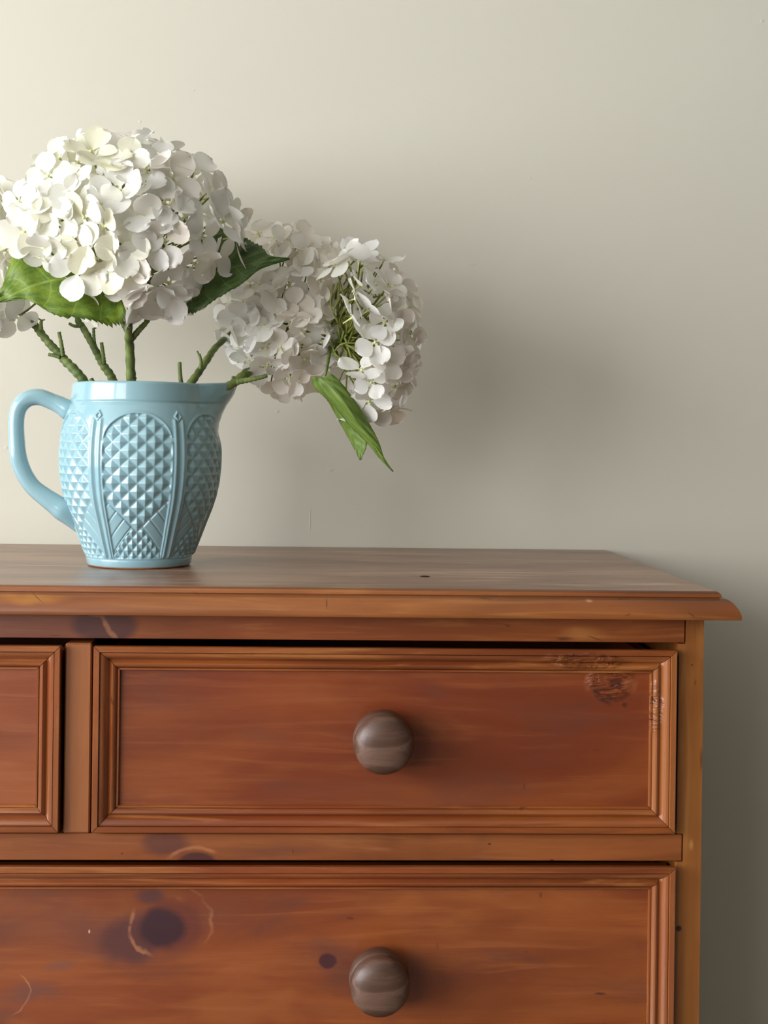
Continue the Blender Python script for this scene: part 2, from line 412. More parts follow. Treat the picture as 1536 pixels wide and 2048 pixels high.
M_EDGE = wood('pine_top_edge', 'X', (0.31, 0.098, 0.020), (0.20, 0.055, 0.012), (0.41, 0.155, 0.036), 27.0, grain=.9,
              knots=[K(60, 1200, 90, 14, (0.42, .16, .02), .9, .7, .01, Y=-.02), K(653, 1206, 2.2, 15, (0.06, .018, .008), .8, .8, .0015, Y=-.012), K(1381, 1229, 13, 1.6, (0.06, .018, .008), .8, .9, .0015, R(-38), Y=-.014), K(75, 1194, 26, 1.5, (0.06, .018, .008), .8, .7, .0015, R(-35), Y=-.01), K(390, 1188, 10, 1.3, (0.06, .018, .008), .8, .6, .0015, R(-30), Y=-.01), K(1178, 1202, 10, 4, (.55, .28, .14), .9, .7, .003, Y=-.012)])
M_INSIDE = plain('dark_carcass_interior', (0.035, 0.02, 0.012), 0.9)
M_KNOB = wood('walnut_knob', 'X', (0.110, 0.052, 0.032), (0.060, 0.026, 0.015), (0.175, 0.095, 0.065), 31.0, grain=1.2, rough=.42, coat=.1, redden=.1)

chest = empty('chest_of_drawers', (0, 0.19, 0))
tag(chest, 'reddish-brown pine chest of drawers with round wooden knobs against the beige wall', 'chest of drawers')

# --- the top board: stepped edge with a quarter-round moulding below
TX = at(1427, 1182.5, 0).x
print('TOP right x', TX, 'z', at(1427, 1182.5, 0).z, 'back', at(1208, 1101, 0.38).x, at(1208, 1101, .38).z)
def ring_board(prof, x1, y0, y1, zt):
    vs, fs = [], []
    for (o, dz) in prof:
        vs += [(-x1 - o, y1, zt + dz), (-x1 - o, y0 - o, zt + dz), (x1 + o, y0 - o, zt + dz), (x1 + o, y1, zt + dz)]
    for i in range(len(prof) - 1):
        for k in range(4):
            a, b = i * 4 + k, i * 4 + (k + 1) % 4
            fs.append((a, b, b + 4, a + 4))
    fs.append((3, 2, 1, 0)); n = (len(prof) - 1) * 4; fs.append((n, n + 1, n + 2, n + 3))
    return vs, fs
prof_a = [(0, 0), (.0018, -.0003), (.0036, -.0013), (.0048, -.003), (.0053, -.0050), (.0050, -.0055)]
prof_b = [(.0050, -.0055), (.0032, -.0057), (.0032, -.0064), (.0062, -.0064), (.0085, -.0060), (.0118, -.0073), (.0150, -.0093), (.0178, -.0118), (.0202, -.0147), (.0220, -.018),
          (.0228, -.0205), (.0229, -.0225), (.0222, -.0234), (.0210, -.0237)]
TH = .0217                       # thickness of the stepped edge
prof_a = [(o, dz * .916) for o, dz in prof_a]
prof_b = [(.0050 + (o - .0050) * .70, dz * .916) for o, dz in prof_b]
vs, fs = ring_board(prof_a, TX, 0, 0.382, TZ)
top = link('top', mesh('top', vs, fs, False, W_TOP), chest)
# the step's edge takes the edge wood, the flat surface the worn top wood
top.data.materials.append(M_EDGE)
for p in top.data.polygons:
    if abs(p.normal.z) < 0.9: p.material_index = 1
vs, fs = ring_board(prof_b, TX, 0, 0.382, TZ)
em = mesh('edge_moulding', vs, fs, False, M_EDGE)
edge = link('edge_moulding', em, chest)
for o_ in (top, edge):
    fix_normals(o_)
    for p in o_.data.polygons: p.use_smooth = abs(p.normal.z) < 0.98
    es = o_.modifiers.new('split', 'EDGE_SPLIT'); es.split_angle = R(40)

XP = at(1405.5, 1450, YR).x                       # outer face of the right side panel
zf0, zf1 = TZ - TH, at(1340, 1285.5, YR).z     # frieze
z_d1t = at(760, 1296.5, 0).z; z_d1b = at(760, 1667, 0).z
z_r2t = at(760, 1668, YR).z; z_r2b = at(760, 1721.5, YR).z
pitch = None
xd_l, xd_r = at(185, 1480, 0).x, at(1352.5, 1480, 0).x
xs_l, xs_r = at(128.5, 1480, YR).x, at(182, 1480, YR).x
xl_r = at(119, 1480, 0).x
XN = at(1369.5, 1450, YR).x                       # where the rails are let into the side panel
XI = at(1356, 1450, YR).x                         # inner face of the side panel
print('XP', XP, 'frieze', zf0, zf1, 'd1', z_d1t, z_d1b, 'r2', z_r2t, z_r2b, 'xd', xd_l, xd_r, 'stile', xs_l, xs_r, 'left drawer right', xl_r, 'XN', XN, 'XI', XI)
xc = (xs_l + xs_r) / 2
XLm = 2 * xc                                      # mirror: x -> XLm - x
def mx(x): return XLm - x

PIT = (z_r2t - z_r2b) + (z_d1t - z_d1b) + .0042   # one row: drawer + rail + gap
rows = 4
rail_z = []                                       # (top, bottom) of every rail below a row
for k in range(rows): rail_z.append((z_r2t - PIT * k, z_r2b - PIT * k))
base_top = rail_z[-1][1]

for sgn in (1, -1):
    f = (lambda x: x) if sgn == 1 else mx
    # front outline of the side board, notched where the rails are let in
    ol = [(XP, 0), (XP, TZ - TH), (XN, TZ - TH), (XN, zf1 - .0008), (XI, zf1 - .0008)]
    for k in range(rows):
        ol += [(XI, rail_z[k][0] + .0008), (XN, rail_z[k][0] + .0008), (XN, rail_z[k][1] - .0006), (XI, rail_z[k][1] - .0006)]
    ol += [(XI, 0)]
    n_ = len(ol)
    vs = [(f(x), YR, z) for x, z in ol] + [(f(x), .378, z) for x, z in ol]
    fs = [tuple(range(n_)), tuple(range(2 * n_ - 1, n_ - 1, -1))] + [(a, a + n_, (a + 1) % n_ + n_, (a + 1) % n_) for a in range(n_)]
    fix_normals(link('side_panel', mesh('side_panel', vs, fs, False, W_POST), chest))
m = MB(); m.box(mx(XN) + .0009, XN - .0009, YR, YR + .03, zf1, zf0, .0005)
fix_normals(m.build('frieze_rail', W_RAIL1, chest))
for k in range(rows):
    m = MB(); m.box(mx(XN) + .0009, XN - .0009, YR, YR + .05, rail_z[k][1], rail_z[k][0], .0006)
    fix_normals(m.build('drawer_rail', W_RAIL2, chest))
m = MB(); m.box(xs_l, xs_r, YR - .001, YR + .024, z_r2t + .0004, zf1 - .0038, .0012)
fix_normals(m.build('centre_stile', W_STILE, chest))
m = MB(); m.box(mx(XP), XP, .372, .380, .02, TZ - .024)
for k in range(rows): m.box(mx(XI), XI, YR + .05, .37, rail_z[k][1], rail_z[k][1] + .008)
m.box(mx(XI), XI, YR + .03, .37, zf0 - .010, zf0)
fix_normals(m.build('carcass', M_INSIDE, chest))
m = MB(); m.box(mx(XP) - .008, XP + .008, -.002, YR, 0.0, .085, .003)
m.box(XP, XP + .008, YR, .378, 0, .085, .002); m.box(mx(XP) - .008, mx(XP), YR, .378, 0, .085, .002)
fix_normals(m.build('plinth', W_RAIL2, chest))

# --- drawers
MW = .0200                                        # moulding width
# profile (distance from the outer edge, height in front of the panel), metres
MP = [(0, .0045), (0, .0092), (.0006, .0098), (.0046, .0098), (.0048, .0093), (.0050, .0070), (.0053, .0070), (.0055, .0084), (.0068, .0083), (.0086, .0072), (.0100, .0054),
      (.0110, .0036), (.0118, .0026), (.0126, .0031), (.0136, .0048), (.0146, .0054), (.0156, .0052), (.0168, .0042), (.0178, .0026), (.0182, .0016),
      (.0184, .0028), (.0197, .0028), (.0200, .0022), (.0200, -.0012)]
def moulding(side, x0, x1, z0, z1, yp, parent, mat):
    """one mitred strip of the picture-frame moulding round the drawer front; yp = panel plane"""
    n = len(MP); vs = []
    steps = 2
    for e in (0, 1):
        for (w_, h) in MP:
            if side == 'top': x = (x0 + w_) if e == 0 else (x1 - w_); z = z1 - w_
            elif side == 'bottom': x = (x0 + w_) if e == 0 else (x1 - w_); z = z0 + w_
            elif side == 'left': x = x0 + w_; z = (z0 + w_) if e == 0 else (z1 - w_)
            else: x = x1 - w_; z = (z0 + w_) if e == 0 else (z1 - w_)
            # the mitres stand open by a hair
            g = .00028 * (1 if e == 0 else -1)
            if side in ('top', 'bottom'): x += g
            else: z += g
            vs.append((x, yp - h, z))
    fs = [(i, i + 1, n + i + 1, n + i) for i in range(n - 1)] + [tuple(range(n)), tuple(range(2 * n - 1, n - 1, -1))]
    o = link('moulding', mesh('moulding', vs, fs, True, mat), parent)
    fix_normals(o)
    es = o.modifiers.new('split', 'EDGE_SPLIT'); es.split_angle = R(38)
    return o

KP = [(.0, .0), (.0125, .0), (.0135, .0018), (.0122, .0040), (.0140, .0062), (.0195, .0085), (.0230, .0112), (.0240, .0142), (.0241, .0190), (.0236, .0222),
      (.0226, .0243), (.0216, .0252), (.0217, .0259), (.0228, .0272), (.0236, .0296), (.0235, .0325), (.0223, .0356), (.0196, .0385), (.0152, .0407),
      (.0095, .0419), (.0035, .0424), (.0, .0424)]
def knob_mesh():
    n = 40; vs, fs = [], []
    for (r_, d) in KP:
        for k in range(n):
            a = 2 * math.pi * k / n; vs.append((r_ * math.cos(a), -d, r_ * math.sin(a)))
    for i in range(len(KP) - 1):
        for k in range(n):
            fs.append((i * n + k, i * n + (k + 1) % n, (i + 1) * n + (k + 1) % n, (i + 1) * n + k))
    me = mesh('knob', vs, fs, True, M_KNOB)
    import bmesh
    bm = bmesh.new(); bm.from_mesh(me); bmesh.ops.remove_doubles(bm, verts=bm.verts, dist=1e-6)
    bmesh.ops.recalc_face_normals(bm, faces=bm.faces); bm.to_mesh(me); bm.free()
    me.polygons.foreach_set('use_smooth', [True] * len(me.polygons))
    return me
KNOB = knob_mesh()
def drawer(x0, x1, z0, z1, pmat, knobs, yp=YP, tilt=()):
    m = MB()
    m.box(x0 + .0008, x1 - .0008, yp, yp + .018, z0, z1 - .005, .0004)
    m.box(x0 + .004, x0 + .014, yp + .018, .34, z0 + .006, z1 - .012)
    m.box(x1 - .014, x1 - .004, yp + .018, .34, z0 + .006, z1 - .012)
    m.box(x0 + .014, x1 - .014, .33, .34, z0 + .006, z1 - .012)
    m.box(x0 + .014, x1 - .014, yp + .018, .33, z0 + .008, z0 + .012)
    d = fix_normals(m.build('drawer', pmat, chest))
    for s_ in ('top', 'bottom', 'left', 'right'):
        moulding(s_, x0, x1, z0, z1, yp, d, M_MOULD_H if s_ in ('top', 'bottom') else M_MOULD_V)
    for (kx, kz, ry, rx) in knobs:
        k = link('knob', KNOB, d)
        k.location = (kx, yp, kz); k.rotation_euler = (R(rx), R(ry * 8), R(ry))
        k['label'] = 'round turned grey-brown wooden knob'
    return d
def kpos(px, py):                                  # the knob's foot on the panel, from where its head shows
    p = at(px, py, YP - .0296); return p.x, p.z
k1 = kpos(767.5, 1488); k2 = kpos(759.5, 1971)
drawer(xd_l, xd_r, z_d1b, z_d1t, W_PANEL1, [(k1[0], k1[1], 0.0, 0.0)])
drawer(mx(xd_r), xl_r, z_d1b, z_d1t, W_PANEL0, [(mx(k1[0]), k1[1], 0, 0)])
for k in range(1, rows):
    zt = rail_z[k - 1][1] - .0025; zb = rail_z[k][0] + .0004
    xr_ = at(1349.5, 1900, 0).x
    kz = k2[1] - PIT * (k - 1)
    drawer(mx(xr_), xr_, zb, zt, W_PANEL2, [(k2[0], kz, 0.0, 0), (mx(k2[0]), kz, 0, 0)])

# ------------------------------------------------------------------ the jug
JB = None
# where the foot's centre stands on the top: the pixel row of its centre
o_, d_ = ray(278.5, 1129)
t_ = (TZ - o_.z) / d_.z
JB = o_ + d_ * t_
S = (Vector((JB.x, JB.y, JB.z)) - CAM).dot(fwd) / F      # metres per pixel at the jug's axis
print('JUG', JB, 'px/m', 1 / S)
def jug():
    prof = [(1137.5, 96), (1136.5, 99.5), (1134, 102), (1128, 103.5), (1119, 105), (1110, 108.5), (1100, 112.5), (1091, 116), (1075, 122), (1052, 130.5), (1025, 141), (1000, 149),
            (970, 155), (940, 158), (915, 158.5), (890, 157), (865, 153.5), (850, 150), (838, 146), (828, 142), (821, 139), (816, 138), (812, 138.2), (800, 137.5), (785, 136), (780, 135.4), (777.8, 134), (776.8, 131.5)]
    inner = [(778, 128), (784, 126.5), (820, 128), (860, 140), (920, 148), (980, 143), (1040, 126), (1090, 106), (1118, 92), (1126, 70), (1127, 2)]
    NA = 900
    ys_k = np.array([p[0] for p in prof]); rs_k = np.array([p[1] for p in prof])
    ys = np.concatenate([[1137.5, 1136.6, 1135.4, 1134], np.linspace(1132, 816, 330), np.linspace(814, 784, 16), [782, 780.5, 779, 777.8, 777.1, 776.8]])
    rs = np.interp(ys, ys_k[::-1], rs_k[::-1])
    # smooth the interpolated profile
    k_ = np.ones(13) / 13
    mid = np.convolve(np.pad(rs, 6, 'edge'), k_, 'valid')
    sel = (ys < 1120) & (ys > 822); rs = np.where(sel, mid, rs)
    ys = np.concatenate([ys, [p[0] for p in inner]]); rs = np.concatenate([rs, [p[1] for p in inner]])
    n_out = len(ys) - len(inner)
    ph = np.linspace(-180, 180, NA, endpoint=False)
    Y, P = np.meshgrid(ys, ph, indexing='ij'); Rr = np.repeat(rs[:, None], NA, 1)
    isout = (np.arange(len(ys)) < n_out)[:, None] & np.ones((1, NA), bool)
    # raised ornament, in pixels of relief
    a = ((P + 30) % 60) - 30                         # angle from the panel's centre
    u = np.radians(a) * 150.0
    v = Y
    def sm(x, a_, b_): t = np.clip((x - a_) / (b_ - a_), 0, 1); return t * t * (3 - 2 * t)
    A = 24.3
    top = 838 + 54 * (1 - np.sqrt(np.clip(1 - (a / A) ** 2, 0, 1)))
    inside = sm(v, top - 1.0, top + 3.0) * sm(np.abs(a), A + .3, A - 1.0) * sm(v, 1118, 1113)
    def pyr(P_, ox=0, oy=0):
        p_ = (u + ox + (v + oy)) / P_; q_ = (u + ox - (v + oy)) / P_
        fp = np.abs(p_ - np.floor(p_) - .5); fq = np.abs(q_ - np.floor(q_) - .5)
        e = 2 * np.maximum(fp, fq)
        return 1 - np.clip((e - .06) / .84, 0, 1), e
    big, _ = pyr(31.0, 15.5, -924)
    small, _ = pyr(24.0, 12, -1100)
    d = v - 1057.0
    wedge = sm(np.abs(u) - 10 - np.abs(d), -1.2, 1.2)
    lower = sm(d - np.abs(np.abs(u) - 10) * np.sign(np.abs(u) - 10) * 1.0, -1, 1) * (v > 1050)
    gl = (np.abs(u) - d) / 30.0; gg = np.abs(gl - np.floor(gl) - .5)
    flat = .52 - .5 * np.exp(-((gg / .07) ** 2))
    edgew = np.exp(-(((np.abs(u) - 10 - np.abs(d)) / 2.0) ** 2)) * (np.abs(u) > 9)
    rel = big * 5.0 * (1 - lower) + small * 4.0 * lower
    rel = rel * (1 - wedge) + flat * 3.4 * wedge
    rel = rel - edgew * 1.2
    panel = rel - 3.6
    # ribs between the panels: two ridges, joined by a valley
    ribz = sm(v, 846, 852) * sm(v, 1119, 1112)
    bz = 60 - 2 * 0
    e = np.abs(a)
    rib = 3.0 * np.exp(-(((e - 27.0) / 1.35) ** 2)) + 0.0
    rib = rib + (-1.0) * np.exp(-(((e - 30.0) / 1.1) ** 2))
    rim_l = 1.3 * np.exp(-(((e - A) / .9) ** 2)) * sm(v, 886, 895)
    arch = 1.2 * np.exp(-(((v - (top - 2)) / 2.6) ** 2)) * (e < A) * (v < 900)
    # little square boss at the head of each pair of ribs
    bx = np.abs(e - 30) * 2.6; by = np.abs(v - 843)
    boss = 3.0 * sm(bx + by * .8, 10, 7) - 3.4 * sm(bx + by * .8, 5.5, 3)
    D = panel * inside + (rib * ribz + rim_l * ribz) * (1 - inside) + arch * (1 - inside) + boss * (1 - inside)
    body = sm(v, 828, 834)
    D = D * body
    D += -1.6 * np.exp(-(((v - 817) / 2.2) ** 2))    # groove below the neck band
    D += -.9 * np.exp(-(((v - 1119) / 2.5) ** 2))
    damp = np.where(np.abs(((P - 96 + 6 + 180) % 360) - 180) < 0, 0, 1)
    # attenuate the relief below spout and handle
    sp = np.abs(((P - 90 + 180) % 360) - 180); hd = np.abs(((P + 90 + 180) % 360) - 180)
    att = 1 - sm(sp, 26, 14) * sm(v, 905, 870)
    att *= 1 - sm(hd, 7, 4)
    D = D * att
    Rr = Rr + np.where(isout, D, 0)
    # spout
    sy = np.array([776, 787, 800, 815, 835, 852, 868, 2000]); sv = np.array([64, 60, 53, 40, 19, 6, 0, 0])
    sw = np.clip(1 - sp / 34.0, 0, 1)
    wgt = np.where(sp < 34, sw ** 1.25 * (1 - .12 * np.exp(-(sp / 4) ** 2)), 0)
    Rr = Rr + np.interp(Y, sy, sv) * wgt
    Z = (1137.5 - Y) * S
    Z = Z + 8.0 * S * wgt * sm(Y, 850, 785)
    ang = np.radians(P + 6.0)
    X_ = JB.x + Rr * S * np.sin(ang); Y_ = JB.y - Rr * S * np.cos(ang); Z_ = TZ + Z
    vs = np.stack([X_, Y_, Z_], -1).reshape(-1, 3)
    nr = len(ys)
    i = np.arange(nr - 1)[:, None]; k = np.arange(NA)[None, :]
    fa = np.stack([i * NA + k, i * NA + (k + 1) % NA, (i + 1) * NA + (k + 1) % NA, (i + 1) * NA + k], -1).reshape(-1, 4)
    me = bpy.data.meshes.new('body')
    me.vertices.add(len(vs)); me.vertices.foreach_set('co', vs.astype(np.float32).ravel())
    me.loops.add(fa.size); me.loops.foreach_set('vertex_index', fa.astype(np.int32).ravel())
    me.polygons.add(len(fa)); me.polygons.foreach_set('loop_start', (np.arange(len(fa)) * 4).astype(np.int32))
    me.polygons.foreach_set('loop_total', np.full(len(fa), 4, np.int32))
    me.update(calc_edges=True)
    me.polygons.foreach_set('use_smooth', [True] * len(me.polygons))
    return me

def glaze():
    t = NT('pale_blue_glaze'); c = t.coord()
    n1 = t.noise(c, 14, 3); n2 = t.noise(c, 300, 2)
    col = t.mix(t.smooth(n1, .35, .7), (0.265, 0.45, 0.515), (0.295, 0.475, 0.525))
    sepc = t.n('SeparateXYZ'); t.put(sepc.inputs[0], c)
    col = t.mix(t.smooth(n2, .78, .84), col, (0.03, 0.04, 0.04))         # tiny dark specks in the glaze
    foot = t.smooth(sepc.outputs[2], TZ + .0022, TZ + .0012)
    col = t.mix(foot, col, (0.42, 0.22, 0.11))                           # bare clay at the foot
    t.principled(col, 0.22, t.bump(t.noise(c, 45, 3), .06, .001), Coat_Weight=0.6, Coat_Roughness=0.06, Specular_IOR_Level=0.5)
    return t.m
M_GLAZE = glaze()
jugo = empty('jug', (JB.x, JB.y, TZ))
tag(jugo, 'pale blue glazed ceramic jug with diamond relief panels standing on the chest', 'jug')
bm_ = jug(); bm_.materials.append(M_GLAZE)
body = link('body', bm_, jugo)
hc = [(146, 838, 30), (138, 832, 40), (122, 822, 36), (106, 815, 33), (82, 806.5, 33), (59, 810, 33), (43, 826, 32), (37.5, 850, 30.5), (38, 885, 31), (42, 925, 33),
      (53, 957, 33), (70, 983, 33), (91, 1001, 36), (113, 1017, 40), (130, 1030, 44), (144, 1045, 35), (157, 1062, 22), (168, 1077, 10)]
hp = spline(hc, 90)
# the handle lies in the vertical plane through the jug's axis, turned like the jug
hx = Vector((math.cos(R(6.0)), math.sin(R(6.0)), 0))
pts = []; rads = []
for (x, y, th) in hp:
    rr = (x - 279.5) * S
    pts.append(Vector((JB.x, JB.y, TZ + (1137.5 - y) * S)) + hx * rr); rads.append(th / 2 * S)
m = MB(); m.tube(pts, rads, 28, True, ell=(1.12, 1.0, .82))
hnd = fix_normals(m.build('handle', M_GLAZE, jugo, True))

# ------------------------------------------------------------------ hydrangeas
def petal_mat(name, c1, c2, trans=0.35):
    t = NT(name); c = t.coord()
    oi = t.n('ObjectInfo')
    n1 = t.noise(c, 120, 3)
    sepc = t.n('SeparateXYZ'); t.put(sepc.inputs[0], c)
    basec = t.smooth(sepc.outputs[0], .009, .0005)
    col = t.mix(oi.outputs['Random'], c1, c2)
    col = t.mix(t.math('MULTIPLY', basec, .45), col, (0.74, 0.76, 0.42))
    streak = t.noise(t.mapping(c, scale=(60, 900, 1)), 1.0, 2)
    nrm = t.bump(streak, .25, .0003)
    df = t.n('BsdfDiffuse'); t.put(df.inputs[0], col); t.put(df.inputs['Normal'], nrm)
    tr = t.n('BsdfTranslucent'); t.put(tr.inputs[0], col)
    ms = t.n('MixShader'); ms.inputs[0].default_value = trans
    t.t.links.new(df.outputs[0], ms.inputs[1]); t.t.links.new(tr.outputs[0], ms.inputs[2])
    gl = t.n('BsdfGlossy'); gl.inputs['Roughness'].default_value = .45; t.put(gl.inputs[0], (1, 1, 1))
    ms2 = t.n('MixShader'); ms2.inputs[0].default_value = .04
    t.t.links.new(ms.outputs[0], ms2.inputs[1]); t.t.links.new(gl.outputs[0], ms2.inputs[2])
    t.t.links.new(ms2.outputs[0], t.out.inputs[0])
    return t.m
P_CREAM = petal_mat('cream_petal', (0.90, 0.88, 0.69), (0.90, 0.89, 0.82))
P_WHITE = petal_mat('white_petal', (0.90, 0.885, 0.81), (0.89, 0.88, 0.86))
P_BLUSH = petal_mat('blush_white_petal', (0.87, 0.80, 0.71), (0.89, 0.86, 0.81))
def green_mat(name, a, b, rough=.55, scale=60):
    t = NT(name); c = t.coord(); n1 = t.noise(c, scale, 4)
    t.principled(t.mix(t.smooth(n1, .35, .65), a, b), rough, t.bump(n1, .4, .0006))
    return t.m
G_STEM = green_mat('stem_green', (0.075, 0.115, 0.022), (0.17, 0.22, 0.055), .6, 90)
G_PED = green_mat('flower_stalk_green', (0.10, 0.125, 0.016), (0.24, 0.26, 0.045), .6)
G_BUD = green_mat('flower_centre_green', (0.55, 0.58, 0.18), (0.72, 0.72, 0.35), .6, 400)
def leaf_mat(name, dark, lightc, vein, tr_=.3):
    t = NT(name)
    uv = t.coord('UV'); sp = t.n('SeparateXYZ'); t.put(sp.inputs[0], uv)
    u_, v_ = sp.outputs[0], sp.outputs[1]                    # u along the midrib 0..1, v across -1..1
    av = t.math('ABSOLUTE', v_)
    wv = t.noise(t.mapping(uv, scale=(3, 3, 1)), 1.6, 2)
    q = t.math('ADD', t.math('SUBTRACT', t.math('MULTIPLY', u_, 5.5), t.math('MULTIPLY', av, 1.55)), t.math('MULTIPLY', wv, .3))
    fr = t.math('ABSOLUTE', t.math('SUBTRACT', t.math('FRACT', q), .5))
    side = t.smooth(fr, .055, .0)
    mid = t.smooth(av, .045, .0)
    vo = t.n('TexVoronoi', feature='DISTANCE_TO_EDGE'); t.put(vo.inputs['Vector'], t.mapping(uv, scale=(10, 5, 1))); vo.inputs['Scale'].default_value = 1.3
    ret = t.math('MULTIPLY', t.smooth(vo.outputs[0], .05, .0), .45)
    vm = t.math('MAXIMUM', t.math('MAXIMUM', t.math('MULTIPLY', side, .75), mid), ret)
    n1 = t.noise(uv, 5, 4, .6)
    col = t.mix(t.smooth(n1, .35, .65), dark, lightc)
    col = t.mix(t.math('MULTIPLY', vm, .6), col, vein)
    nrm = t.bump(vm, -.5, .0012)
    p = t.n('BsdfPrincipled'); t.put(p.inputs['Base Color'], col); p.inputs['Roughness'].default_value = .5; t.put(p.inputs['Normal'], nrm)
    tr = t.n('BsdfTranslucent'); t.put(tr.inputs[0], t.mix(.5, col, (0.35, 0.5, 0.04)))
    ms = t.n('MixShader'); ms.inputs[0].default_value = tr_
    t.t.links.new(p.outputs[0], ms.inputs[1]); t.t.links.new(tr.outputs[0], ms.inputs[2]); t.t.links.new(ms.outputs[0], t.out.inputs[0])
    return t.m
L_LEFT = leaf_mat('leaf_bright_green', (0.085, 0.17, 0.016), (0.21, 0.31, 0.02), (0.42, 0.52, 0.10))  # brighter, yellower green for the left leaf
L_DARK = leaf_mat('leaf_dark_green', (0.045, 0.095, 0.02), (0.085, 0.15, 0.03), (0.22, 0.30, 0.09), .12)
L_HANG = leaf_mat('leaf_hanging_green', (0.12, 0.20, 0.035), (0.22, 0.33, 0.055), (0.28, 0.38, 0.10), .32)

rng = random.Random(7)
def petal_mesh(i, L=.0205, W=.0098, cup=.0, tip=.0, twist=0.0):
    nt, ns = 9, 6
    vs, fs = [], []
    for a in range(nt + 1):
        t = (1 - math.cos(math.pi * a / nt)) / 2
        c_, h_ = .57, .43
        wv = math.sqrt(max(0.0, 1 - ((t - c_) / h_) ** 2)) if t > .14 else 0
        wv = max(wv, .12 * (1 - t)) if t < .5 else wv
        if .14 <= t < .3: wv *= .80 + .20 * (t - .14) / .16
        for b in range(ns + 1):
            s_ = -1 + 2 * b / ns
            x = .0010 + t * L - .0012 * (abs(s_) ** 2) * max(0, t - .6)
            y = s_ * W * wv * (1 + .04 * math.sin(5 * t + i))
            z = cup * (t ** 1.5) * L + tip * (t ** 3) * L + .16 * cup * W * s_ * s_ * wv * 4 + twist * s_ * t * W + .0006 * math.sin(6 * t + 4 * s_ + i) * t
            vs.append((x, y, z))
    for a in range(nt):
        for b in range(ns):
            k = a * (ns + 1) + b
            fs.append((k, k + 1, k + ns + 2, k + ns + 1))
    return vs, fs
PETALS = {}
for mat in (P_CREAM, P_WHITE, P_BLUSH):
    lst = []
    for i, (cup, tip, tw) in enumerate([(.10, -.05, .0), (.28, -.18, .12), (.02, .18, -.10), (.38, -.05, .1), (-.15, -.12, .15), (.2, .2, -.2)]):
        vs, fs = petal_mesh(i, .0203 + .0008 * (i % 3), .0098 + .0006 * (i % 2), cup, tip, tw)
        lst.append(mesh('petal', vs, fs, True, mat))
    PETALS[mat.name] = lst
def bead_mesh():
    m = MB(); n = 8
    pr = [(.0, .0022), (.0009, .0020), (.0014, .0013), (.0014, .0005), (.0010, -.0004), (.0007, -.004), (.0006, -.009)]
    vs = [(r_ * math.cos(2 * math.pi * k / n), r_ * math.sin(2 * math.pi * k / n), z) for (r_, z) in pr for k in range(n)]
    fs = [(i * n + k, i * n + (k + 1) % n, (i + 1) * n + (k + 1) % n, (i + 1) * n + k) for i in range(len(pr) - 1) for k in range(n)]
    return mesh('floret', vs, fs, True, G_BUD)
BEAD = bead_mesh()

def floret(root, pos, nrm, mat, size=1.0, closed=0.0, roll=None, rnd=rng):
    f = bpy.data.objects.new('floret', BEAD); C.objects.link(f); f.parent = root
    q = Vector((0, 0, 1)).rotation_difference(nrm)
    q = q @ Quaternion((0, 0, 1), rnd.uniform(0, 6.28) if roll is None else roll)
    f.location = pos - root.location; f.rotation_mode = 'QUATERNION'; f.rotation_quaternion = q; f.scale = (size,) * 3
    lst = PETALS[mat.name]
    fam = rnd.choice((0, 0, 1, 2, 3))
    for k in range(4):
        me = lst[(fam if rnd.random() < .6 else rnd.randrange(6))]
        p = bpy.data.objects.new('petal', me); C.objects.link(p); p.parent = f
        p.rotation_mode = 'QUATERNION'
        p.rotation_quaternion = (Quaternion((0, 0, 1), k * math.pi / 2 + rnd.uniform(-.14, .14)) @
                                 Quaternion((0, 1, 0), -closed - rnd.uniform(-.12, .28)) @ Quaternion((1, 0, 0), rnd.uniform(-.3, .3)))
        p.location = (0, 0, .0005 + .0006 * (k % 2))
        s_ = rnd.uniform(.9, 1.1); p.scale = (s_, s_ * rnd.uniform(.92, 1.08), s_)
    return f

